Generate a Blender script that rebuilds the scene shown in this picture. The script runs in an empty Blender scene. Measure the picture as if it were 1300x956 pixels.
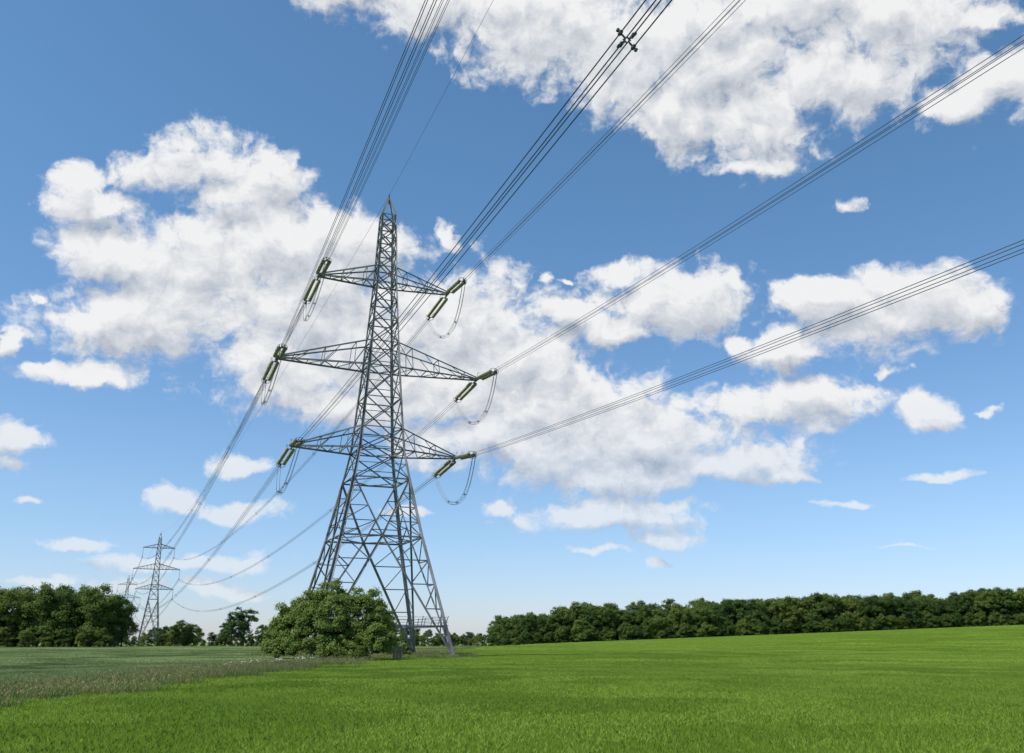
import bpy, math, random
import numpy as np
from mathutils import Vector, Matrix, noise as mnoise
random.seed(7); rng=np.random.default_rng(7)
scene=bpy.context.scene
COL=scene.collection
R=math.radians
# ---------------------------------------------------------------- camera
F=1150.0; TH=math.atan(382/F); EYE=1.6
cam=bpy.data.cameras.new("camera"); camo=bpy.data.objects.new("camera",cam); COL.objects.link(camo)
cam.sensor_width=36; cam.sensor_fit='HORIZONTAL'; cam.lens=36*F/1300
cam.shift_y=-45/1300; cam.clip_end=20000; cam.clip_start=0.1
camo.location=(0,0,EYE); camo.rotation_euler=(math.pi/2+TH,0,0); scene.camera=camo
scene.view_settings.view_transform='Standard'; scene.view_settings.look='None'; scene.view_settings.exposure=0
def ray(x,y):
    u=(x-650)/F; v=(433-y)/F
    return Vector((u, math.cos(TH)-v*math.sin(TH), math.sin(TH)+v*math.cos(TH)))
# ---------------------------------------------------------------- helpers
def newmat(name): 
    m=bpy.data.materials.new(name); m.use_nodes=True; nt=m.node_tree
    return m,nt,nt.nodes['Principled BSDF']
def ramp(nt,src,cols,poss=None):
    r=nt.nodes.new('ShaderNodeValToRGB'); e=r.color_ramp.elements
    poss=poss or [i/(len(cols)-1) for i in range(len(cols))]
    while len(e)<len(cols): e.new(0.5)
    for i,(p,c) in enumerate(zip(poss,cols)): e[i].position=p; e[i].color=(*c,1)
    nt.links.new(src,r.inputs[0]); return r.outputs[0]
def noise_mat(name,cols,scale=3,rough=.8,metal=0,detail=6,poss=None,bump=0,coord='Object'):
    m,nt,b=newmat(name)
    tc=nt.nodes.new('ShaderNodeTexCoord'); n=nt.nodes.new('ShaderNodeTexNoise')
    n.inputs['Scale'].default_value=scale; n.inputs['Detail'].default_value=detail
    nt.links.new(tc.outputs[coord],n.inputs['Vector'])
    nt.links.new(ramp(nt,n.outputs['Fac'],cols,poss or [.35,.65] if len(cols)==2 else poss),b.inputs['Base Color'])
    b.inputs['Roughness'].default_value=rough; b.inputs['Metallic'].default_value=metal
    if bump:
        bp=nt.nodes.new('ShaderNodeBump'); bp.inputs['Strength'].default_value=bump
        nt.links.new(n.outputs['Fac'],bp.inputs['Height']); nt.links.new(bp.outputs[0],b.inputs['Normal'])
    return m
def leaf_mat(name,cols,trans=.3,rough=.55,objvar=.25,big=.15,spec=.2):
    m,nt,b=newmat(name); N=nt.nodes; L=nt.links
    g=N.new('ShaderNodeNewGeometry'); oi=N.new('ShaderNodeObjectInfo')
    c=ramp(nt,g.outputs['Random Per Island'],cols)
    hs=N.new('ShaderNodeHueSaturation'); L.new(c,hs.inputs['Color'])
    mr=N.new('ShaderNodeMapRange'); L.new(oi.outputs['Random'],mr.inputs[0]); mr.inputs[3].default_value=1-objvar; mr.inputs[4].default_value=1+objvar
    n=N.new('ShaderNodeTexNoise'); n.inputs['Scale'].default_value=.035; n.inputs['Detail'].default_value=4
    L.new(g.outputs['Position'],n.inputs['Vector'])
    mr2=N.new('ShaderNodeMapRange'); L.new(n.outputs['Fac'],mr2.inputs[0]); mr2.inputs[1].default_value=.3; mr2.inputs[2].default_value=.7; mr2.inputs[3].default_value=1-big; mr2.inputs[4].default_value=1+big
    mu=N.new('ShaderNodeMath'); mu.operation='MULTIPLY'; L.new(mr.outputs[0],mu.inputs[0]); L.new(mr2.outputs[0],mu.inputs[1])
    L.new(mu.outputs[0],hs.inputs['Value'])
    mh=N.new('ShaderNodeMapRange'); L.new(oi.outputs['Random'],mh.inputs[0]); mh.inputs[3].default_value=.5+.035*objvar*2; mh.inputs[4].default_value=.5-.03*objvar*3
    L.new(mh.outputs[0],hs.inputs['Hue'])
    L.new(hs.outputs[0],b.inputs['Base Color']); b.inputs['Roughness'].default_value=rough
    b.inputs['Specular IOR Level'].default_value=spec
    t=N.new('ShaderNodeBsdfTranslucent'); L.new(hs.outputs[0],t.inputs['Color'])
    mx=N.new('ShaderNodeMixShader'); mx.inputs[0].default_value=trans
    L.new(b.outputs[0],mx.inputs[1]); L.new(t.outputs[0],mx.inputs[2]); L.new(mx.outputs[0],N['Material Output'].inputs['Surface'])
    return m
def empty(name,loc=(0,0,0),rz=0):
    e=bpy.data.objects.new(name,None); COL.objects.link(e); e.location=loc; e.rotation_euler=(0,0,rz); e.empty_display_size=.5; return e
def addobj(name,mesh,parent=None,loc=(0,0,0),rot=(0,0,0),sc=(1,1,1)):
    o=bpy.data.objects.new(name,mesh); COL.objects.link(o); o.location=loc; o.rotation_euler=rot; o.scale=sc
    if parent: o.parent=parent
    return o
class MB:
    def __init__(s): s.v=[]; s.f=[]; s.m=[]
    def poly(s,base,faces,mi=0):
        for f in faces: s.f.append([base+i for i in f]); s.m.append(mi)
    def frame(s,p,q,up=None):
        d=(q-p).normalized(); up=up or (Vector((0,0,1)) if abs(d.z)<.9 else Vector((1,0,0)))
        a=d.cross(up).normalized(); b=a.cross(d).normalized(); return d,a,b
    def lbar(s,p,q,w,mi=0,up=None):
        p=Vector(p);q=Vector(q); d,a,b=s.frame(p,q,up); t=w*.16
        prof=[(0,0),(w,0),(w,t),(t,t),(t,w),(0,w)]; n=len(s.v)
        for o in (p,q):
            for x,y in prof: s.v.append(o+a*(x-w*.4)+b*(y-w*.4))
        s.poly(n,[(i,(i+1)%6,6+(i+1)%6,6+i) for i in range(6)]+[(0,5,4,3),(0,3,2,1),(6,7,8,9),(6,9,10,11)],mi)
    def cone(s,p,q,r1,r2,seg=8,mi=0,caps=True):
        p=Vector(p);q=Vector(q); d,a,b=s.frame(p,q); n=len(s.v)
        for o,r in((p,r1),(q,r2)):
            for i in range(seg):
                t=2*math.pi*i/seg; s.v.append(o+a*math.cos(t)*r+b*math.sin(t)*r)
        s.poly(n,[(i,(i+1)%seg,seg+(i+1)%seg,seg+i) for i in range(seg)],mi)
        if caps: s.poly(n,[tuple(range(seg))[::-1],tuple(range(seg,2*seg))],mi)
    def lathe(s,p,q,prof,seg=10,mi=0):
        p=Vector(p);q=Vector(q); d,a,b=s.frame(p,q); n=len(s.v)
        for (z,r) in prof:
            for i in range(seg):
                t=2*math.pi*i/seg; s.v.append(p+d*z+(a*math.cos(t)+b*math.sin(t))*r)
        s.poly(n,[(k*seg+i,k*seg+(i+1)%seg,(k+1)*seg+(i+1)%seg,(k+1)*seg+i) for k in range(len(prof)-1) for i in range(seg)],mi)
    def tube(s,pts,r,seg=5,mi=0,closed=False):
        n=len(s.v); m=len(pts)
        for k,p in enumerate(pts):
            p0=pts[k-1] if (k>0 or closed) else pts[0]; p1=pts[(k+1)%m] if (k<m-1 or closed) else pts[-1]
            d=(Vector(p1)-Vector(p0)).normalized(); up=Vector((0,0,1)) if abs(d.z)<.95 else Vector((1,0,0))
            a=d.cross(up).normalized(); b=a.cross(d)
            for i in range(seg):
                t=2*math.pi*i/seg; s.v.append(Vector(p)+a*math.cos(t)*r+b*math.sin(t)*r)
        K=m if closed else m-1
        s.poly(n,[(k*seg+i,k*seg+(i+1)%seg,((k+1)%m)*seg+(i+1)%seg,((k+1)%m)*seg+i) for k in range(K) for i in range(seg)],mi)
    def box(s,c,sx,sy,sz,mi=0):
        n=len(s.v); c=Vector(c)
        for z in(-.5,.5):
            for x,y in((-.5,-.5),(.5,-.5),(.5,.5),(-.5,.5)): s.v.append(c+Vector((x*sx,y*sy,z*sz)))
        s.poly(n,[(3,2,1,0),(4,5,6,7),(0,1,5,4),(1,2,6,5),(2,3,7,6),(3,0,4,7)],mi)
    def mesh(s,name,mats,smooth=False):
        me=bpy.data.meshes.new(name); me.from_pydata([tuple(v) for v in s.v],[],s.f); 
        for m in mats: me.materials.append(m)
        me.polygons.foreach_set('material_index',s.m)
        if smooth: me.polygons.foreach_set('use_smooth',[True]*len(s.f))
        me.update(); return me
# ---------------------------------------------------------------- materials
steel=noise_mat('galvanised_steel',[(.11,.115,.12),(.26,.265,.275)],scale=.6,rough=.6,metal=.1,detail=8)
steel_d=noise_mat('hardware_steel',[(.06,.06,.06),(.14,.14,.14)],scale=4,rough=.5,metal=.4)
insul=noise_mat('insulator_glaze',[(.24,.215,.12),(.40,.37,.24)],scale=2,rough=.35)
cable=noise_mat('aluminium_conductor',[(.05,.052,.055),(.09,.092,.095)],scale=.5,rough=.6,metal=.3)
cable_l=noise_mat('jumper_conductor',[(.08,.08,.08),(.14,.14,.135)],scale=.5,rough=.6,metal=.2)
conc=noise_mat('concrete',[(.25,.24,.22),(.38,.37,.34)],scale=6,rough=.9,bump=.3)
bark=noise_mat('bark',[(.05,.04,.03),(.11,.09,.07)],scale=5,rough=.9,bump=.5)
# ---------------------------------------------------------------- terrain
def S(t): t=min(1,max(0,t)); return t*t*(3-2*t)
def H(x,y):
    rx=max(0,(x+10)/187); rx=rx if rx<1.5 else 1.5+.3*(1-math.exp(-(rx-1.5)))
    h=7.0*rx*S((y-70)/270)
    h+=.04*mnoise.noise(Vector((x*.02,y*.02,3)))*min(1,max(0,(y-10)/40))
    return h
# ---------------------------------------------------------------- lattice tower
ARMS_T=[(20.5,22.8,8.75),(29.6,32.4,11.05),(39.4,41.3,7.35)]
def interp(tab,z):
    for (z0,w0),(z1,w1) in zip(tab,tab[1:]):
        if z<=z1: return w0+(w1-w0)*(z-z0)/(z1-z0)
    return tab[-1][1]
def tower(prof,arms,zk,zv,levels,top,kscale=1.0):
    m=MB(); w=lambda z:interp(prof,z)
    sg=[(-1,-1),(1,-1),(1,1),(-1,1)]
    C=lambda i,z:Vector((sg[i%4][0]*w(z),sg[i%4][1]*w(z),z))
    zt=levels[-1]
    zs=[0,zk,zv]+levels
    for i in range(4):
        for a,b in zip(zs,zs[1:]):
            if b-a<.01: continue
            s=(.30 if a<zv else .24 if a<30 else .18)*kscale
            m.lbar(C(i,a),C(i,b),s,up=Vector((sg[i][0],sg[i][1],0)))
        m.lbar(C(i,zt),Vector((0,0,top)),.14*kscale)
        j=i+1
        M=(C(i,zk)+C(j,zk))/2
        for a,b in((i,j),(j,i)):
            A0=C(a,0)
            m.lbar(A0,M,.19*kscale)
            n=5
            for k in range(1,n):
                t=k/n; Lp=C(a,zk*t); Dp=A0.lerp(M,t)
                m.lbar(Lp,Dp,.10*kscale)
                m.lbar(Dp,C(a,zk*(k+1)/n),.10*kscale)
        m.lbar(C(i,zk),C(j,zk),.17*kscale)
        for a in(i,j):
            B=C(a,zv); m.lbar(M,B,.17*kscale); n=4
            for k in range(1,n):
                t=k/n; Dp=M.lerp(B,t); Lp=C(a,zk+(zv-zk)*t)
                m.lbar(Lp,Dp,.09*kscale); m.lbar(Dp,C(a,zk+(zv-zk)*(k-1)/n),.09*kscale)
        m.lbar(C(i,zv),C(j,zv),.15*kscale)
        for a,b in zip([zv]+levels,levels):
            m.lbar(C(i,a),C(j,b),.115*kscale); m.lbar(C(j,a),C(i,b),.115*kscale)
            m.lbar(C(i,b),C(j,b),.11*kscale)
        for z in (zk,zv,arms[0][0],arms[1][0],arms[2][0]):
            m.lbar((C(i,z)+C(j,z))/2,(C(j,z)+C(j+1,z))/2,.10*kscale)
        for a,b in zip([zv]+levels,levels):
            if a<30:
                X=(C(i,a)+C(j,a)+C(i,b)+C(j,b))/4
                m.lbar(C(i,(a+b)/2),X,.07*kscale); m.lbar(C(j,(a+b)/2),X,.07*kscale)
    m.lbar((0,0,top-.9),(0,0,top+.35),.16)
    for z0,z1,Ln in arms:
        for s in(-1,1):
            n=6 if Ln>10 else 5
            ch={}
            for t in(-1,1):
                ch[('b',t)]=(Vector((s*w(z0),t*w(z0),z0)),Vector((s*Ln,t*.28,z0)))
                ch[('t',t)]=(Vector((s*w(z1),t*w(z1),z1)),Vector((s*(Ln-.15),t*.24,z0+.22)))
                for k in('b','t'): m.lbar(*ch[(k,t)],(.17 if k=='b' else .14)*kscale)
            P=lambda k,t,u:ch[(k,t)][0].lerp(ch[(k,t)][1],u)
            for k in range(n):
                u0=k/n;u1=(k+1)/n
                if k%2: m.lbar(P('b',-1,u0),P('b',1,u1),.08*kscale)
                else: m.lbar(P('b',1,u0),P('b',-1,u1),.08*kscale)
                if k: m.lbar(P('b',-1,u0),P('b',1,u0),.075*kscale)
                if k in(1,3): m.lbar(P('t',-1,u0),P('t',1,u0),.07*kscale)
                if k<n-1 and (k%2==0 or kscale>1):
                    for t in(-1,1):
                        m.lbar(P('t',t,u0),P('b',t,u1),.07*kscale)
                        m.lbar(P('b',t,u1),P('t',t,u1),.06*kscale)
            m.box((s*(Ln-.05),0,z0),.35,.8,.12)
            m.box((s*(Ln-.05),0,z0+.22),.3,.6,.06)
    for zc in (3.1,3.35,3.6,3.85):
        for i in range(4):
            a=C(i,zc)*1.04; b=C(i+1,zc)*1.04; a.z=b.z=zc
            m.tube([a,b],.018,4)
    for i in range(4):
        for k in range(5):
            a=C(i,3.4).lerp(C(i+1,3.4),k/5); o=a*1.04
            m.lbar((a.x,a.y,2.95),(o.x,o.y,3.95),.06)
        m.lbar(C(i,3.0),C(i+1,3.0),.12)
    for k in range(110):
        z=3+k*.4
        if z>zt: break
        c=C(1,z); m.tube([c,c+Vector((.16,0,0))],.012,4)
    return m
def footings(wb):
    m=MB()
    for sx,sy in((-1,-1),(1,-1),(1,1),(-1,1)):
        m.cone((sx*wb,sy*wb,-.8),(sx*wb*.995,sy*wb*.995,.35),.42,.34,12)
    return m
PROF_T=[(-1,7.0),(0,6.8),(11.5,4.05),(20,2.35),(29.6,1.65),(39.4,1.08),(47.8,.78)]
LV_T=[20.5,22.8,26.1,29.6,32.4,34.9,37.2,39.4,41.3,43.1,44.8,46.4,47.8]
tm=tower(PROF_T,ARMS_T,11.5,17.4,LV_T,50.3,1.0)
tension_mesh=tm.mesh('tension_lattice',[steel])
PROF_S=[(-1,4.7),(0,4.6),(14,3.0),(25,1.7),(34.1,1.2),(43.9,.85),(48.6,.6)]
ARMS_S=[(25.0,27.2,8.3),(34.1,36.6,10.3),(43.9,45.7,7.0)]
LV_S=[25.0,27.2,30.6,34.1,36.6,39,41.5,43.9,45.7,47.2,48.6]
sm=tower(PROF_S,ARMS_S,13,20.5,LV_S,51.0,1.25)
susp_mesh=sm.mesh('suspension_lattice',[steel])
# ---------------------------------------------------------------- insulators
def string(m,A,B,n=19,r=.18,mi=0,seg=10):
    A=Vector(A);B=Vector(B);Ln=(B-A).length;p=Ln/n;prof=[]
    for k in range(n):
        z=k*p; prof+=[(z,.05),(z+p*.15,.06),(z+p*.30,r*.75),(z+p*.5,r),(z+p*.6,r*.92),(z+p*.64,.05)]
    prof.append((Ln,.05)); m.lathe(A,B,prof,seg,mi)
def ring(m,c,d,r,tr,mi):
    d=d.normalized(); up=Vector((0,0,1)); a=d.cross(up).normalized(); b=a.cross(d)
    m.tube([c+a*math.cos(t)*r*1.35+b*math.sin(t)*r for t in [2*math.pi*i/16 for i in range(16)]],tr,5,mi,closed=True)
def tension_set(m,tip,d,LEN=6.6):
    side=d.cross(Vector((0,0,1))).normalized(); upv=side.cross(d)
    p0=tip; p1=tip+d*.7; p2=tip+d*(LEN-.8); p3=tip+d*LEN
    m.lbar(p0,p1,.12,1)
    for p in(p1,p2): 
        m.tube([p-side*.36,p+side*.36],.06,5,1)
    for s in(-1,1):
        string(m,p1+d*.1+side*.31*s,p2-d*.1+side*.31*s,17,.20)
        ring(m,p2-d*.35+side*.27*s+upv*.05,side,.30,.022,1)
        m.tube([p1+side*.27*s,p1+upv*.45+side*.3*s,p1+upv*.62+d*.45+side*.32*s,p1+upv*.42+d*.85+side*.3*s],.022,4,1)
    ring(m,p2+d*.05,d,.38,.025,1)
    m.lbar(p2,p3,.14,1)
    for s in(-1,1):
        for t in(-1,1): m.tube([p3-d*.3,p3+side*.1525*s+upv*.1525*t],.035,4,1)
    return p3
TC=Vector((-14.2,94,0)); TR=R(22)
M_T=Matrix.Translation(TC)@Matrix.Rotation(TR,4,'Z')
near_dir=Vector((.329,-.944,0)).normalized()
P2=Vector((-167.4,439,0)); P3=Vector((-299,729,0)); P4=P3+(P3-P2)*1.05
far_dir=(P2-TC).normalized()
PN=TC+near_dir*367
def heading(v): return math.atan2(v.y,v.x)-math.pi/2
RN=heading(-near_dir); R2=heading(P2-TC)+R(.3); R3=heading(P4-P2)
towersS=[(P2,R2),(P3,R3),(P4,R3)]
def placeS(C,rz,p): return C+Matrix.Rotation(rz,3,'Z')@Vector(p)
pyl=empty('electricity_pylon',TC,TR)
fT=footings(6.8).mesh('footings',[conc])
addobj('lattice_tower',tension_mesh,pyl); addobj('concrete_footings',fT,pyl)
inv=M_T.inverted()
im=MB(); jm=MB(); ends={}
SL=.10
for ai,(z0,z1,Ln) in enumerate(ARMS_T):
    for s in(-1,1):
        tip_l=Vector((s*Ln,0,z0-.05)); e=[]
        for nm,dw in(('n',near_dir),('f',far_dir)):
            dl=(inv.to_3x3()@dw); dl=Vector((dl.x,dl.y,-SL-(.03 if nm=='f' else .02))).normalized()
            p=tension_set(im,tip_l+Vector((0,(-.3 if nm=='n' else .3),0)),dl); e.append((p,dl)); ends[(ai,s,nm)]=M_T@p
        (pa,da),(pb,db)=e
        for sx in(-.1525,.1525):
            for sz in(-.12,.12):
                pts=[]
                for k in range(29):
                    t=k/28; u=2*t-1
                    base=pa.lerp(pb,t); 
                    drop=3.9*(1-abs(u)**2.3)
                    base=base+Vector((sx+(s*.5*(1-u*u)),0,-drop+sz*(1)))
                    pts.append(base)
                jm.tube(pts,.018,4)
        for t in(.3,.5,.7):
            u=2*t-1; c=pa.lerp(pb,t)+Vector((s*.5*(1-u*u),0,-3.9*(1-abs(u)**2.3)))
            jm.box(c,.36,.04,.05); jm.box(c,.05,.04,.3)
insT=im.mesh('tension_insulators',[insul,steel_d]); jmp=jm.mesh('jumpers',[cable_l])
addobj('insulators',insT,pyl)
addobj('jumper_loops',jmp,pyl)
ft=footings(4.6).mesh('footings_s',[conc])
ism=MB()
for ai,(z0,z1,Ln) in enumerate(ARMS_S):
    for s in(-1,1):
        t=Vector((s*Ln,0,z0)); string(ism,t+Vector((0,0,-.4)),t+Vector((0,0,-4.1)),20,.15,0,8)
        ism.tube([t,t+Vector((0,0,-.45))],.05,4,1); ring(ism,t+Vector((0,0,-4.1)),Vector((0,0,1.0))+Vector((.01,0,0)),.3,.03,1)
        ism.box(t+Vector((0,0,-4.4)),.42,.5,.3,1)
ismesh=ism.mesh('suspension_insulators',[insul,steel_d])
for (C,rz) in towersS:
    e=empty('electricity_pylon',C,rz)
    addobj('lattice_tower',susp_mesh,e); addobj('insulators',ismesh,e); addobj('concrete_footings',ft,e)
e=empty('electricity_pylon',PN,RN)
for nm,me in(('lattice_tower',tension_mesh),('insulators',insT),('jumper_loops',jmp),('concrete_footings',fT)): addobj(nm,me,e)
# ---------------------------------------------------------------- conductors
lines=empty('overhead_power_lines')
def span(m,A,B,sag,r,bundle=True,n=70,bias=1.0):
    d=(B-A); d.z=0; d.normalize(); side=d.cross(Vector((0,0,1)))
    offs=[(x,z) for x in(-.1525,.1525) for z in(-.1525,.1525)] if bundle else [(0,0)]
    for ox,oz in offs:
        pts=[]
        for k in range(n+1):
            t=k/n; p=A.lerp(B,t); p.z-=4*sag*t*(1-t); pts.append(p+side*ox+Vector((0,0,oz)))
        m.tube(pts,r,5)
def at(A,B,sag,t): p=A.lerp(B,t); p.z-=4*sag*t*(1-t); return p
def spacer(m,c,d):
    d=d.normalized(); side=d.cross(Vector((0,0,1))).normalized(); up=side.cross(d)
    q=.085
    fr=[c+side*q,c+up*q,c-side*q,c-up*q]
    m.tube(fr,.022,6,closed=True)
    for s in(-1,1):
        for t in(-1,1):
            e=c+side*.1525*s+up*.1525*t
            m.tube([c+side*.05*s+up*.05*t,e],.024,6); m.cone(e-d*.06,e+d*.06,.045,.045,8)
            o=e+side*.06*s+up*.06*t; m.cone(o-d*.035,o+d*.035,.036,.036,8); m.tube([e,o],.022,5)
wm=MB(); spm=MB()
SAGN=8.3
for ai in range(3):
    z0,z1,LT=ARMS_T[ai]; LS=ARMS_S[ai][2]
    for s in(-1,1):
        A=ends[(ai,s,'n')]; B=placeS(PN,RN,(s*LT-((3.8 if ai==0 else 1.0) if s<0 else 0),6.9,z0-.8))
        span(wm,A,B,SAGN,.0165)
        for k,sd in enumerate((70.9,130,190,250,310)):
            if k==0 and not(ai==0 and s==-1): sd=100
            c=at(A,B,SAGN,sd/(B-A).length); spacer(spm,c,B-A)
        A=ends[(ai,s,'f')]; B=placeS(P2,R2,(s*LS,0,ARMS_S[ai][0]-4.4)); span(wm,A,B,9.5,.02)
        for k in range(1,6): spacer(spm,at(A,B,9.5,k/6),B-A)
        for (a,ra),(b,rb) in(((P2,R2),(P3,R3)),((P3,R3),(P4,R3))):
            A=placeS(a,ra,(s*LS,0,ARMS_S[ai][0]-4.4)); B=placeS(b,rb,(s*LS,0,ARMS_S[ai][0]-4.4)); span(wm,A,B,8,.03,n=40)
top=TC+Vector((0,0,50.5))
span(wm,top,PN+Vector((0,0,50.5)),6.5,.014,False); span(wm,top,P2+Vector((0,0,51.2)),7.5,.016,False)
span(wm,P2+Vector((0,0,51.2)),P3+Vector((0,0,51.2)),6.5,.025,False); span(wm,P3+Vector((0,0,51.2)),P4+Vector((0,0,51.2)),6.5,.025,False)
addobj('conductors',wm.mesh('conductors',[cable]),lines); addobj('spacers',spm.mesh('spacers',[steel_d]),lines)
# ---------------------------------------------------------------- ground
def soil(name,cols,sc):
    m,nt,b=newmat(name); N=nt.nodes;L=nt.links
    tc=N.new('ShaderNodeTexCoord'); n=N.new('ShaderNodeTexNoise'); n.inputs['Scale'].default_value=sc; n.inputs['Detail'].default_value=9; n.inputs['Roughness'].default_value=.65
    L.new(tc.outputs['Object'],n.inputs['Vector'])
    n2=N.new('ShaderNodeTexNoise'); n2.inputs['Scale'].default_value=6; n2.inputs['Detail'].default_value=5
    L.new(tc.outputs['Object'],n2.inputs['Vector'])
    ad=N.new('ShaderNodeMath'); ad.operation='MULTIPLY_ADD'; L.new(n2.outputs['Fac'],ad.inputs[0]); ad.inputs[1].default_value=.5; 
    sb=N.new('ShaderNodeMath'); sb.operation='SUBTRACT'; L.new(n.outputs['Fac'],sb.inputs[0]); sb.inputs[1].default_value=.25; L.new(sb.outputs[0],ad.inputs[2])
    L.new(ramp(nt,ad.outputs[0],cols,[.3,.5,.7]),b.inputs['Base Color']); b.inputs['Roughness'].default_value=1; b.inputs['Specular IOR Level'].default_value=.05
    bp=N.new('ShaderNodeBump'); bp.inputs['Strength'].default_value=.6; bp.inputs['Distance'].default_value=.2; L.new(n2.outputs['Fac'],bp.inputs['Height']); L.new(bp.outputs[0],b.inputs['Normal'])
    return m
gr=soil('wheat_ground',[(.10,.18,.015),(.115,.20,.02),(.13,.215,.025)],.03)
gl=soil('barley_ground',[(.13,.19,.05),(.145,.205,.06),(.16,.22,.075)],.03)
gm=soil('verge_ground',[(.07,.10,.025),(.12,.13,.05),(.2,.18,.09)],.2)
VL=-15.0; VR=-11.4
def breaks(pts):
    out=[]
    for a,b,n in pts: out+=list(np.linspace(a,b,n,endpoint=False))
    return out
xs=breaks([(-6000,-600,8),(-600,-100,25),(-100,VL,21),(VL,VR,2),(VR,100,28),(100,600,30),(600,6000,8)])+[6000]
ys=breaks([(-3000,-300,5),(-300,0,6),(0,150,40),(150,500,40),(500,9000,10)])+[9000]
gv=[(x,y,H(x,y)) for y in ys for x in xs]; nx=len(xs); gf=[];gmi=[]
for j in range(len(ys)-1):
    for i in range(nx-1):
        gf.append((j*nx+i,j*nx+i+1,(j+1)*nx+i+1,(j+1)*nx+i)); cx=(xs[i]+xs[i+1])/2; cy=(ys[j]+ys[j+1])/2
        gmi.append(2 if VL<cx<VR and cy<100 else 1 if cx<-13 else 0)
gme=bpy.data.meshes.new('ground'); gme.from_pydata(gv,[],gf)
for m in(gr,gl,gm): gme.materials.append(m)
gme.polygons.foreach_set('material_index',gmi); gme.polygons.foreach_set('use_smooth',[True]*len(gf)); gme.update()
addobj('ground',gme)
# ---------------------------------------------------------------- crops
def blades(name,size,dens,h,hv,w,mat,lean=.25,ears=0,earmat=None,seed=0):
    r=np.random.default_rng(seed); n=int(size*size*dens)
    V=[];Fa=[];MI=[]
    P=r.uniform(-size/2,size/2,(n,2)); A=r.uniform(0,2*np.pi,n); Hh=np.maximum(.1,r.normal(h,hv,n)); Ln=r.uniform(0,lean,n); A2=r.uniform(0,2*np.pi,n)
    for i in range(n):
        x,y=P[i]; hh=Hh[i]; dx,dy=math.cos(A[i])*w*.5,math.sin(A[i])*w*.5; lx,ly=math.cos(A2[i])*Ln[i]*hh,math.sin(A2[i])*Ln[i]*hh
        b=len(V)
        V+=[(x-dx,y-dy,0),(x+dx,y+dy,0),(x+dx*.9+lx*.35,y+dy*.9+ly*.35,hh*.78),(x-dx*.9+lx*.35,y-dy*.9+ly*.35,hh*.78),(x+lx,y+ly,hh)]
        Fa+=[(b,b+1,b+2,b+3),(b+3,b+2,b+4)]; MI+=[0,0]
        if r.random()<ears:
            b=len(V); ex,ey,ez=x+lx*.9,y+ly*.9,hh*.93; q=w*.8; eh=.05+w
            V+=[(ex-q,ey,ez),(ex,ey-q,ez+eh*.4),(ex+q,ey,ez+eh*.1),(ex+lx*.3,ey+ly*.3,ez+eh),(ex,ey+q,ez+eh*.4)]
            Fa+=[(b,b+1,b+3),(b+1,b+2,b+3),(b+2,b+4,b+3),(b+4,b,b+3)]; MI+=[1]*4
    me=bpy.data.meshes.new(name); me.from_pydata(V,[],Fa); me.materials.append(mat); me.materials.append(earmat or mat)
    me.polygons.foreach_set('material_index',MI); me.update(); return me
wheat=leaf_mat('wheat_leaf',[(.215,.325,.03),(.225,.34,.036),(.24,.36,.042)],.5,objvar=.01,big=.03,spec=.1)
wheat_e=leaf_mat('wheat_ear',[(.23,.345,.045),(.25,.365,.055)],.3,objvar=.01,big=.03,spec=.1)
barley=leaf_mat('barley_leaf',[(.19,.275,.065),(.215,.30,.08),(.24,.33,.10)],.45,objvar=.015,big=.05,spec=.05)
barley_e=leaf_mat('barley_ear',[(.25,.32,.12),(.28,.35,.15)],.35,objvar=.015,big=.05,spec=.05)
rough_g=leaf_mat('rough_grass',[(.10,.18,.03),(.14,.23,.045),(.19,.25,.07),(.32,.29,.14)],.38,objvar=.1,spec=.1)
rough_e=leaf_mat('grass_seed',[(.30,.26,.13),(.38,.32,.18)],.3,objvar=.1,spec=.1)
W=[blades('wheat_patch%d'%k,2.7,1300,.30,.009,.0095,wheat,.55,.06,wheat_e,10+k) for k in range(5)]
B=[blades('barley_patch%d'%k,2.7,700,.36,.014,.013,barley,.45,.35,barley_e,20+k) for k in range(4)]
G=[blades('grass_patch%d'%k,2.7,420,.38,.13,.014,rough_g,.5,.25,rough_e,30+k) for k in range(4)]
wf=empty('wheat_field'); bf=empty('barley_field'); gvg=empty('grass_verge')
def kind(x,y):
    ml=VL+.5*mnoise.noise(Vector((y*.1,0,0))); mr=VR+.5*mnoise.noise(Vector((y*.1,5,0)))
    if (ml<x<mr and y<100): return 'g'
    dx=x-TC.x; dy=y-TC.y; 
    if math.hypot(dx,dy)<10.5: return 'g'
    if y>100 and abs(x+13)<1.5: return 'g'
    return 'b' if x<-13 else 'w'
def scatter(y0,y1,st,sc,zs):
    y=y0
    while y<y1:
        hw=.62*(y+st)+st
        x=-hw
        while x<hw:
            px=x+st/2; py=y+st/2; k=kind(px,py)
            par,ms=(wf,W) if k=='w' else (bf,B) if k=='b' else (gvg,G)
            h=H(px,py); nx_=-(H(px+1,py)-H(px-1,py))/2; ny_=-(H(px,py+1)-H(px,py-1))/2
            rz=random.choice([0,1,2,3])*math.pi/2
            q=Vector((nx_,ny_,1)).to_track_quat('Z','Y').to_matrix()@Matrix.Rotation(rz,3,'Z')
            o=addobj('patch',random.choice(ms),par,(px,py,h-.02),q.to_euler(),(sc,sc,zs*random.uniform(.995,1.005)))
            x+=st
        y+=st
scatter(9,60,2.5,1,1); scatter(59,141,5,2,1.0); scatter(140,330,10,4,1.02)
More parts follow.
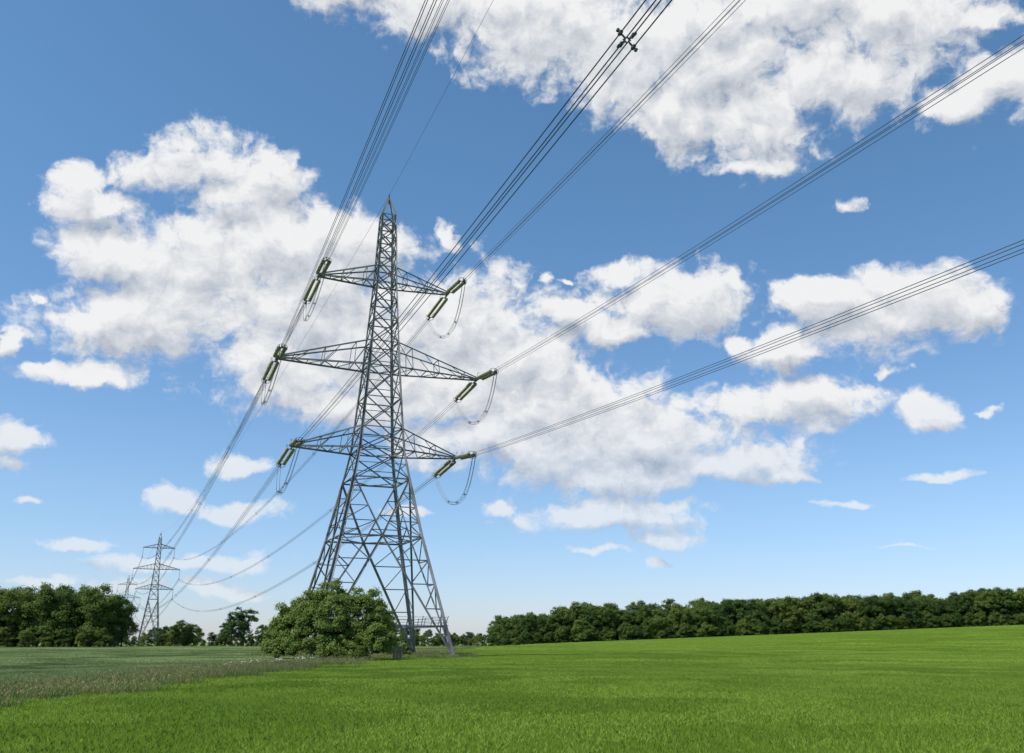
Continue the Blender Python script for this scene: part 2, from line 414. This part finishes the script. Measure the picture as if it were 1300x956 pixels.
# ---------------------------------------------------------------- foliage
def leafcloud(C,n,spread,size,seed,up=.3,aspect=.6):
    r=np.random.default_rng(seed); idx=r.choice(len(C),n,p=(C[:,3]**2)/np.sum(C[:,3]**2)); c=C[idx]
    d=r.normal(size=(n,3)); d/=np.linalg.norm(d,axis=1)[:,None]; d[:,2]=np.where(d[:,2]<-.4,-d[:,2]*.6,d[:,2])
    rad=c[:,3]*(1-np.abs(r.normal(0,spread,n)))
    far=r.random(n)<.12; rad=np.where(far,c[:,3]*r.uniform(1.0,1.35,n),rad)
    p=c[:,:3]+d*rad[:,None]
    nrm=d*1.0+c[:,4:7]*.5+r.normal(0,.55,(n,3)); nrm[:,2]+=up; nrm/=np.linalg.norm(nrm,axis=1)[:,None]
    t=np.cross(nrm,r.normal(size=(n,3))); t/=np.linalg.norm(t,axis=1)[:,None]; b=np.cross(nrm,t)
    s=(size*r.uniform(.6,1.4,n))[:,None]
    V=np.stack([p-t*s*.5,p-b*s*.5*aspect+nrm*s*.08,p+t*s*.5,p+b*s*.5*aspect+nrm*s*.08],1).reshape(-1,3)
    return V
def clumps(blobs,n,rmin,rmax,seed):
    r=np.random.default_rng(seed); out=[]; bl=np.array(blobs); a=bl[:,3]*bl[:,5]; a=a/a.sum()
    tries=0
    while len(out)<n and tries<n*30:
        tries+=1
        k=r.choice(len(bl),p=a); x,y,z,rx,ry,rz=bl[k]
        d=r.normal(size=3); d/=np.linalg.norm(d)
        if d[2]<-.35: d[2]*=-.5
        f=r.uniform(.72,1.08)*(1 if r.random()>.2 else .7)
        p=np.array([x+d[0]*rx*f,y+d[1]*ry*f,z+d[2]*rz*f])
        ins=False
        for j,q in enumerate(bl):
            if j!=k and ((p[0]-q[0])/q[3])**2+((p[1]-q[1])/q[4])**2+((p[2]-q[2])/q[5])**2<.45: ins=True
        if ins or p[2]<rmin*.4: continue
        out.append((*p,r.uniform(rmin,rmax),*d))
    return np.array(out)
def foliage_mesh(name,V,wood,mats):
    nv=len(wood.v); n=len(V)//4
    q=(np.arange(n*4).reshape(-1,4)+nv).tolist()
    me=bpy.data.meshes.new(name); me.from_pydata([tuple(v) for v in wood.v]+V.tolist(),[],wood.f+q)
    for m in mats: me.materials.append(m)
    me.polygons.foreach_set('material_index',[1]*len(wood.f)+[0]*n); me.update(); return me
def wood(h,r0,blobs,seed,multi=1,spread=.3):
    rr=random.Random(seed); m=MB()
    for k in range(multi):
        o=Vector((rr.uniform(-1,1)*spread*(multi>1),rr.uniform(-1,1)*spread*(multi>1),-.3))
        mid=o+Vector((rr.uniform(-.3,.3),rr.uniform(-.3,.3),h*.35)); tp=mid+Vector((rr.uniform(-.5,.5),rr.uniform(-.5,.5),h*.4))
        m.cone(o,mid,r0,r0*.7,8); m.cone(mid,tp,r0*.7,r0*.25,8)
        for b in blobs:
            c=Vector(b[:3]); st=mid.lerp(tp,rr.random()*.6); kn=st.lerp(c,.5)+Vector((0,0,-.3))
            m.cone(st,kn,r0*.35,r0*.22,6); m.cone(kn,c,r0*.22,r0*.08,6)
            for _ in range(3):
                e=c+Vector((rr.uniform(-1,1)*b[3],rr.uniform(-1,1)*b[4],rr.uniform(-.3,1)*b[5]))*.8
                m.cone(kn.lerp(c,.6),e,r0*.1,r0*.03,5)
    return m
def tree_mesh(name,h,wd,seed,mat,leaves,lsize,trunk=.15,nb=9,narrow=False,ncl=110):
    rr=random.Random(seed); bl=[]
    for k in range(nb):
        t=k/(nb-1); z=h*(trunk+.12+(1-trunk-.27)*t); rad=wd*.5*math.sin(math.pi*(.22+.66*t))**.8
        a=rr.random()*6.28; q=rad*rr.uniform(.3,.7)
        br=rad*rr.uniform(.5,.8)
        bl.append((math.cos(a)*q,math.sin(a)*q,z,br,br,br*rr.uniform(.8,1.1)))
    C=clumps(bl,ncl,h*.035,h*.085,seed); V=leafcloud(C,leaves,.3,lsize,seed)
    return foliage_mesh(name,V,wood(h,h*.02,bl,seed),[mat,bark])
fol_wood=leaf_mat('woodland_leaves',[(.065,.118,.022),(.098,.162,.03),(.14,.21,.044)],.42,objvar=.34)
fol_bush=leaf_mat('bush_leaves',[(.12,.185,.03),(.165,.24,.045),(.225,.30,.07)],.42,objvar=.02)
TW=[tree_mesh('broadleaf_%d'%k,15,11,100+k,fol_wood,11000,.45,trunk=.03,nb=9,ncl=160) for k in range(6)]
TP=[tree_mesh('tall_tree_%d'%k,17,9,200+k,fol_wood,9500,.43,trunk=.04,nb=10,ncl=150) for k in range(4)]
TO=[tree_mesh('open_tree_%d'%k,13,8,300+k,fol_wood,3200,.45,trunk=.14,nb=9,ncl=60) for k in range(3)]
def put(ms,par,x,y,s,sz=None,name='tree',dz=.2):
    o=addobj(name,random.choice(ms),par,(x,y,H(x,y)-dz),(0,0,random.uniform(0,6.28)),(s*random.uniform(.88,1.2),s*random.uniform(.88,1.2),(sz or s)*random.uniform(.88,1.1))); return o
wl=empty('woodland')
for row,(yo,sp) in enumerate(((0,5.2),(7,6),(15,7),(25,8))):
    x=-3
    while x<330:
        s=.98 if x>20 else .82
        put(TW,wl,x+random.uniform(-1.8,1.8),345+yo+random.uniform(-2.5,2.5)+x*.03,s*.95*(1+.16*mnoise.noise(Vector((x*.03,row,0))))*(1.05 if row>1 else 1),dz=1.0)
        if row in(0,1):
            for q in range(3): put(TW,wl,x+q*1.8+random.uniform(-.8,.8),340.5+row*5+random.uniform(-1,1)+x*.03,random.uniform(.36,.5),dz=1.2)
        x+=sp
lt=empty('tree_belt')
for row in range(3):
    x=-103
    while x>-190:
        put(TP,lt,x+random.uniform(-1.5,1.5)-row*1.5,245+row*7+random.uniform(-2,2),.97 if x<-106 else .8)
        if row<2: put(TW,lt,x,241+row*4,.38)
        x-=5
hd=empty('hedgerow')
x=-210
while x<6:
    yy=300 
    put(TW,hd,x,yy+random.uniform(-1,1),random.uniform(.20,.34),name='hedge_shrub',dz=.5)
    x+=2.4
dh=empty('distant_trees')
x=-420
while x<40:
    put(TW,dh,x,560+random.uniform(-20,20),random.uniform(.45,.85)*(1.0 if mnoise.noise(Vector((x*.02,9,0)))>-.1 else .6)); x+=6
def atpx(px,Y): return ray(px,815).x/ray(px,815).y*Y
for px,Y,s,ms in((293,285,1.0,TO),(309,286,.92,TO),(228,290,.62,TO),(222,292,.55,TW),(243,295,.45,TW),(333,290,.5,TO),(352,288,.55,TW),(205,300,.5,TO),(575,330,.35,TW),(595,328,.4,TW),(556,330,.35,TW),(527,330,.3,TW)):
    x=atpx(px,Y); o=put(ms,None,x,Y,s,name='field_tree')
young=TW[2].copy(); young.materials[0]=fol_bush
put([young],None,atpx(737,336),336,.62,name='young_tree',dz=.6)
# foreground bush
bb=[]
rb=random.Random(5)
for (x,z,rx,rz) in((-3.0,2.4,2.0,2.2),(-1.7,3.6,2.0,1.9),(.2,4.4,2.0,1.95),(2.0,3.9,2.0,2.0),(3.3,2.9,1.8,2.1),(-3.9,1.3,1.3,1.5),(4.2,1.4,1.2,1.6),(-.5,2.3,3.2,2.3),(1.8,1.7,3.0,1.9),(-2.3,1.0,2.4,1.3),(3.4,.9,1.6,1.1),(.8,.9,2.6,1.1),(-4.0,.7,1.1,.9)):
    bb.append((x,rb.uniform(-1.6,.6) if z>1.5 else rb.uniform(-2.2,-.8),z,rx,rx*.95,rz))
Cb=clumps(bb,680,.2,.6,3); Vb=leafcloud(Cb,130000,.38,.155,4)
bush=addobj('hawthorn_bush',foliage_mesh('hawthorn_bush',Vb,wood(5,.12,bb,3,4,.8),[fol_bush,bark]),None,(-14.75,77.6,-.05))
b2=[(x,y,z,1.1,1.0,.8) for x,y,z in((0,0,.6),(1.1,.2,.5),(-.9,.1,.5),(.3,.3,1.1))]
C2=clumps(b2,60,.18,.4,8); V2=leafcloud(C2,9000,.35,.15,9)
addobj('scrub_bush',foliage_mesh('scrub_bush',V2,wood(1.2,.04,b2,3,3,.4),[fol_bush,bark]),None,(-10.6,90.0,0),(0,0,0),(.7,.7,.7))
pm=MB()
for dx in(0,.28,.55): pm.cone((dx,0,-.4),(dx+.02,0,1.35-.1*dx),.12,.11,8)
pm.box((.27,-.13,.95),.95,.06,.16); 
timber=noise_mat('weathered_timber',[(.28,.22,.15),(.42,.35,.26)],scale=8,rough=.9)
addobj('wooden_posts',pm.mesh('wooden_posts',[timber]),None,(-9.9,80.5,0))
cp=MB(); rr=random.Random(3)
for k in range(40):
    y=rr.uniform(45,92); x=rr.gauss(-15,.4); h=rr.uniform(.45,.6)
    cp.tube([Vector((x,y,0)),Vector((x+.05,y,h))],.008,4,1)
    for j in range(4):
        c=Vector((x+rr.uniform(-.14,.14),y+rr.uniform(-.14,.14),h+rr.uniform(-.08,.05)))
        cp.lathe(c,c+Vector((0,0,1)),[(-.03,.01),(0,.05),(.015,.035),(.02,.005)],7,0)
white=noise_mat('umbel_white',[(.6,.6,.52),(.8,.8,.75)],scale=30); stem=noise_mat('umbel_stem',[(.08,.14,.03),(.12,.18,.05)])
addobj('cow_parsley',cp.mesh('cow_parsley',[white,stem]))
# ---------------------------------------------------------------- light
SUN=Vector((-.80,-.42,0)).normalized(); EL=R(56)
sd=Vector((SUN.x*math.cos(EL),SUN.y*math.cos(EL),math.sin(EL)))
sl=bpy.data.lights.new('sun','SUN'); sl.energy=4.7; sl.angle=R(.53); sl.color=(1,.96,.9)
so=bpy.data.objects.new('sun',sl); COL.objects.link(so); so.rotation_euler=sd.to_track_quat('Z','Y').to_euler(); so.location=(0,0,80)
world=bpy.data.worlds.new('World'); scene.world=world; world.use_nodes=True; nt=world.node_tree; N=nt.nodes; L=nt.links
bg=N['Background']; STR=.1
try: world.cycles.sampling_method='NONE'
except Exception as ex: print(ex)
sky=N.new('ShaderNodeTexSky'); sky.sky_type='NISHITA'; sky.sun_disc=False; sky.sun_elevation=EL; sky.sun_rotation=math.atan2(SUN.x,SUN.y); sky.dust_density=.3; sky.ozone_density=1.6; sky.air_density=1.0
def azel(x,y): d=ray(x,y).normalized(); return math.atan2(d.x,d.y),math.asin(d.z)
BL=[(450,-25,90,40,0),(560,0,130,45,0),(690,30,120,60,0),(800,70,110,75,0),(900,60,120,80,0),(870,140,75,50,0),(950,150,90,55,0),(1060,110,100,50,0),(1130,30,110,60,0),(1000,10,150,40,0),(950,212,65,15,.2),(1290,100,90,45,0),(1215,130,50,26,.1),(1240,20,60,20,.15),
(265,215,95,40,0),(340,228,55,35,0),(190,215,60,28,0),(95,232,38,26,.1),(120,258,60,20,.1),(290,258,60,18,.1),
(150,320,70,38,0),(260,350,120,62,0),(180,400,130,48,0),(90,400,50,26,.1),(350,300,90,40,0),(400,380,120,85,0),(460,310,70,45,0),(110,468,75,17,0),(50,462,30,10,.1),(350,470,90,45,0),(480,430,110,75,0),(440,510,90,30,.1),
(600,410,90,60,0),(560,480,120,60,0),(650,470,110,60,0),(600,560,110,35,.1),(720,520,120,50,0),(700,570,110,40,0),(780,600,130,28,0),(850,550,120,38,0),(950,520,120,30,.05),(1040,505,90,24,.05),(930,590,120,24,.05),
(800,345,48,18,.05),(860,375,100,38,0),(930,358,35,15,.1),(780,415,75,24,.05),(700,400,45,20,.1),
(1040,385,70,32,0),(1120,400,110,48,0),(1200,400,75,26,.05),(1000,440,60,24,.1),(925,432,24,14,.1),(1140,470,25,10,.3),
(1185,520,52,18,0),(1175,535,35,11,.1),(1258,517,26,8,.1),(770,655,115,22,0),(860,640,40,10,0),(838,685,42,10,0),(635,642,30,11,0),(1075,645,44,8,.3),(1200,600,60,9,.25),
(300,587,48,16,0),(215,635,40,16,0),(300,647,65,13,0),(15,555,50,28,0),(5,425,18,24,.05),(35,625,26,7,.15),(20,590,40,8,.2),(230,712,110,11,.05),(285,746,60,10,.05),(100,690,60,9,.15),(60,735,60,8,.2),(170,740,60,8,.2),
(690,352,14,9,.15),(720,356,14,6,.3),(1068,262,32,12,.35),(560,300,20,22,.35),(45,375,12,10,.3),(825,714,18,8,.05),(762,702,40,7,.15),(500,655,40,8,.3),(990,610,60,10,.15),(1150,700,90,6,.5)]
info=[]
for (cx,cy,rx,ry,bias) in BL:
    a,e=azel(cx,cy); a1,e1a=azel(cx+rx,cy); a0,e0a=azel(cx-rx,cy); _,e1=azel(cx,cy-ry); _,e0=azel(cx,cy+ry)
    info.append((a,e,(a1-a0)/2*1.18,(e1-e0)/2*1.22,math.atan2(e1a-e0a,a1-a0)*.8,bias))
def make_tile(name,a_lo,a_hi,e_lo,e_hi):
    """smooth union of the cloud bodies reaching one part of the sky; input = warped (azimuth, elevation)"""
    g=bpy.data.node_groups.new(name,'ShaderNodeTree')
    g.interface.new_socket('P',in_out='INPUT',socket_type='NodeSocketVector'); g.interface.new_socket('D',in_out='OUTPUT',socket_type='NodeSocketFloat')
    n_=g.nodes; l_=g.links; gi=n_.new('NodeGroupInput'); go=n_.new('NodeGroupOutput'); acc=None; cnt=0
    for (a,e,ra,re,tl,bias) in info:
        k=2.0
        if a+ra*k+.06<a_lo or a-ra*k-.06>a_hi or e+re*k+.05<e_lo or e-re*k-.05>e_hi: continue
        cnt+=1
        if acc is None: vin=gi.outputs[0]
        else:
            vm=n_.new('ShaderNodeVectorMath'); vm.operation='MULTIPLY_ADD'; l_.new(acc,vm.inputs[0]); vm.inputs[1].default_value=(1e-7,1e-7,0); l_.new(gi.outputs[0],vm.inputs[2]); vin=vm.outputs[0]
        mp=n_.new('ShaderNodeMapping'); mp.vector_type='TEXTURE'; mp.inputs['Location'].default_value=(a,e,0); mp.inputs['Rotation'].default_value=(0,0,tl); mp.inputs['Scale'].default_value=(ra,re,1); l_.new(vin,mp.inputs[0])
        ln=n_.new('ShaderNodeVectorMath'); ln.operation='LENGTH'; l_.new(mp.outputs[0],ln.inputs[0]); o=ln.outputs['Value']
        if bias:
            ad=n_.new('ShaderNodeMath'); ad.operation='ADD'; l_.new(o,ad.inputs[0]); ad.inputs[1].default_value=bias; o=ad.outputs[0]
        if acc is None: acc=o
        else:
            n=n_.new('ShaderNodeMath'); n.operation='SMOOTH_MIN'; l_.new(acc,n.inputs[0]); l_.new(o,n.inputs[1]); n.inputs[2].default_value=.18; acc=n.outputs[0]
    def gm(op,a,b):
        n=n_.new('ShaderNodeMath'); n.operation=op
        for i,v in enumerate((a,b)):
            if isinstance(v,(int,float)): n.inputs[i].default_value=v
            else: l_.new(v,n.inputs[i])
        return n.outputs[0]
    l_.new(gm('MINIMUM',gm('MAXIMUM',gm('SUBTRACT',1.0,acc),-1.2),.72),go.inputs[0])
    return g
def wmath(op,a,b=None,c=None,clamp=False):
    n=N.new('ShaderNodeMath'); n.operation=op; n.use_clamp=clamp
    for i,v in enumerate((a,b,c)):
        if v is None: continue
        if isinstance(v,(int,float)): n.inputs[i].default_value=v
        else: L.new(v,n.inputs[i])
    return n.outputs[0]
def wnoise(scale,detail,rough,vec):
    n=N.new('ShaderNodeTexNoise'); n.inputs['Scale'].default_value=scale; n.inputs['Detail'].default_value=detail; n.inputs['Roughness'].default_value=rough; L.new(vec,n.inputs['Vector']); return n
def vmath(op,a,b):
    n=N.new('ShaderNodeVectorMath'); n.operation=op
    for i,v in enumerate((a,b)):
        if isinstance(v,tuple): n.inputs[i].default_value=v
        else: L.new(v,n.inputs[i])
    return n.outputs[0]
tc=N.new('ShaderNodeTexCoord'); nv=N.new('ShaderNodeVectorMath'); nv.operation='NORMALIZE'; L.new(tc.outputs['Generated'],nv.inputs[0])
sp=N.new('ShaderNodeSeparateXYZ'); L.new(nv.outputs[0],sp.inputs[0])
az=wmath('ARCTAN2',sp.outputs[0],sp.outputs[1]); el=wmath('ARCSINE',sp.outputs[2])
cb=N.new('ShaderNodeCombineXYZ'); L.new(az,cb.inputs[0]); L.new(el,cb.inputs[1])
P0=cb.outputs[0]; P1=vmath('ADD',P0,(-.008,.022,0))
Q0=vmath('MULTIPLY',P0,(.85,1.2,1)); Q1=vmath('MULTIPLY',P1,(.85,1.2,1))
warp=vmath('MULTIPLY',vmath('SUBTRACT',wnoise(11,5,.58,P0).outputs['Color'],(.5,.5,.5)),(.12,.055,0))
W0=vmath('ADD',P0,warp); W1=vmath('ADD',P1,warp)
def nz(P,Wp):
    a=wnoise(13,8,.58,P).outputs['Fac']; b=wnoise(46,5,.6,Wp).outputs['Fac']
    return wmath('ADD',wmath('MULTIPLY_ADD',a,2.1,-1.06),wmath('MULTIPLY_ADD',b,1.1,-.55))
NZ0=nz(Q0,W0); NZ1=nz(Q1,W1)
tint=ramp(nt,el,[(.50,.55,.78),(.54,.64,.75),(.50,.70,.78),(.50,.70,.78)],[0,.15,.5,1])
sk=vmath('MULTIPLY',sky.outputs[0],tint); sk=vmath('MULTIPLY',sk,(1.95,1.95,1.95))
hz=N.new('ShaderNodeMapRange'); L.new(el,hz.inputs[0]); hz.inputs[1].default_value=0; hz.inputs[2].default_value=.25; hz.inputs[3].default_value=.4; hz.inputs[4].default_value=.97
def background(b0,b1):
    D0=wmath('ADD',b0,NZ0); D1=wmath('ADD',b1,NZ1)
    mk=N.new('ShaderNodeMapRange'); mk.interpolation_type='SMOOTHSTEP'; L.new(D0,mk.inputs[0]); mk.inputs[1].default_value=-.12; mk.inputs[2].default_value=.42
    lit=wmath('MULTIPLY_ADD',wmath('SUBTRACT',D0,D1),.55,wmath('MULTIPLY_ADD',D1,-.28,.82),clamp=True)
    cc=ramp(nt,lit,[(.40,.44,.51),(.62,.65,.70),(.90,.90,.90)],[.1,.5,.95])
    cs=N.new('ShaderNodeVectorMath'); cs.operation='SCALE'; L.new(cc,cs.inputs[0]); cs.inputs['Scale'].default_value=1/STR
    fac=wmath('MULTIPLY',mk.outputs[0],hz.outputs[0])
    mx=N.new('ShaderNodeMix'); mx.data_type='RGBA'; L.new(fac,mx.inputs[0]); L.new(sk,mx.inputs[6]); L.new(cs.outputs[0],mx.inputs[7])
    b=N.new('ShaderNodeBackground'); b.inputs['Strength'].default_value=STR; L.new(mx.outputs[2],b.inputs['Color']); return b.outputs[0]
def mixsh(f,a,b):
    m=N.new('ShaderNodeMixShader'); L.new(f,m.inputs[0]); L.new(a,m.inputs[1]); L.new(b,m.inputs[2]); return m.outputs[0]
AZ=[-.62,-.33,-.14,.06,.28,.62]; EH=.30
cols_=[]
for i in range(len(AZ)-1):
    pair=[]
    for (lo,hi) in((-.1,EH),(EH,.85)):
        g=make_tile('cloud_bodies_%d_%d'%(i,len(pair)),AZ[i]-(1 if i==0 else 0),AZ[i+1]+(1 if i==len(AZ)-2 else 0),lo,hi)
        o=[]
        for Wp in(W0,W1):
            gn=N.new('ShaderNodeGroup'); gn.node_tree=g; L.new(Wp,gn.inputs[0]); o.append(gn.outputs[0])
        pair.append(background(*o))
    cols_.append(mixsh(wmath('GREATER_THAN',el,EH),pair[0],pair[1]))
front=cols_[0]
for i in range(1,len(cols_)): front=mixsh(wmath('GREATER_THAN',az,AZ[i]),front,cols_[i])
gen=wmath('MINIMUM',wmath('MULTIPLY_ADD',wnoise(2.6,3,.5,P0).outputs['Fac'],4.5,-2.6),.6)
rest=background(gen,gen)
mra=N.new('ShaderNodeMapRange'); L.new(wmath('ABSOLUTE',az),mra.inputs[0]); mra.inputs[1].default_value=.60; mra.inputs[2].default_value=.78
mre=N.new('ShaderNodeMapRange'); L.new(el,mre.inputs[0]); mre.inputs[1].default_value=.74; mre.inputs[2].default_value=.90
final=mixsh(wmath('MAXIMUM',mra.outputs[0],mre.outputs[0]),front,rest)
L.new(final,N['World Output'].inputs['Surface'])
N.remove(bg)
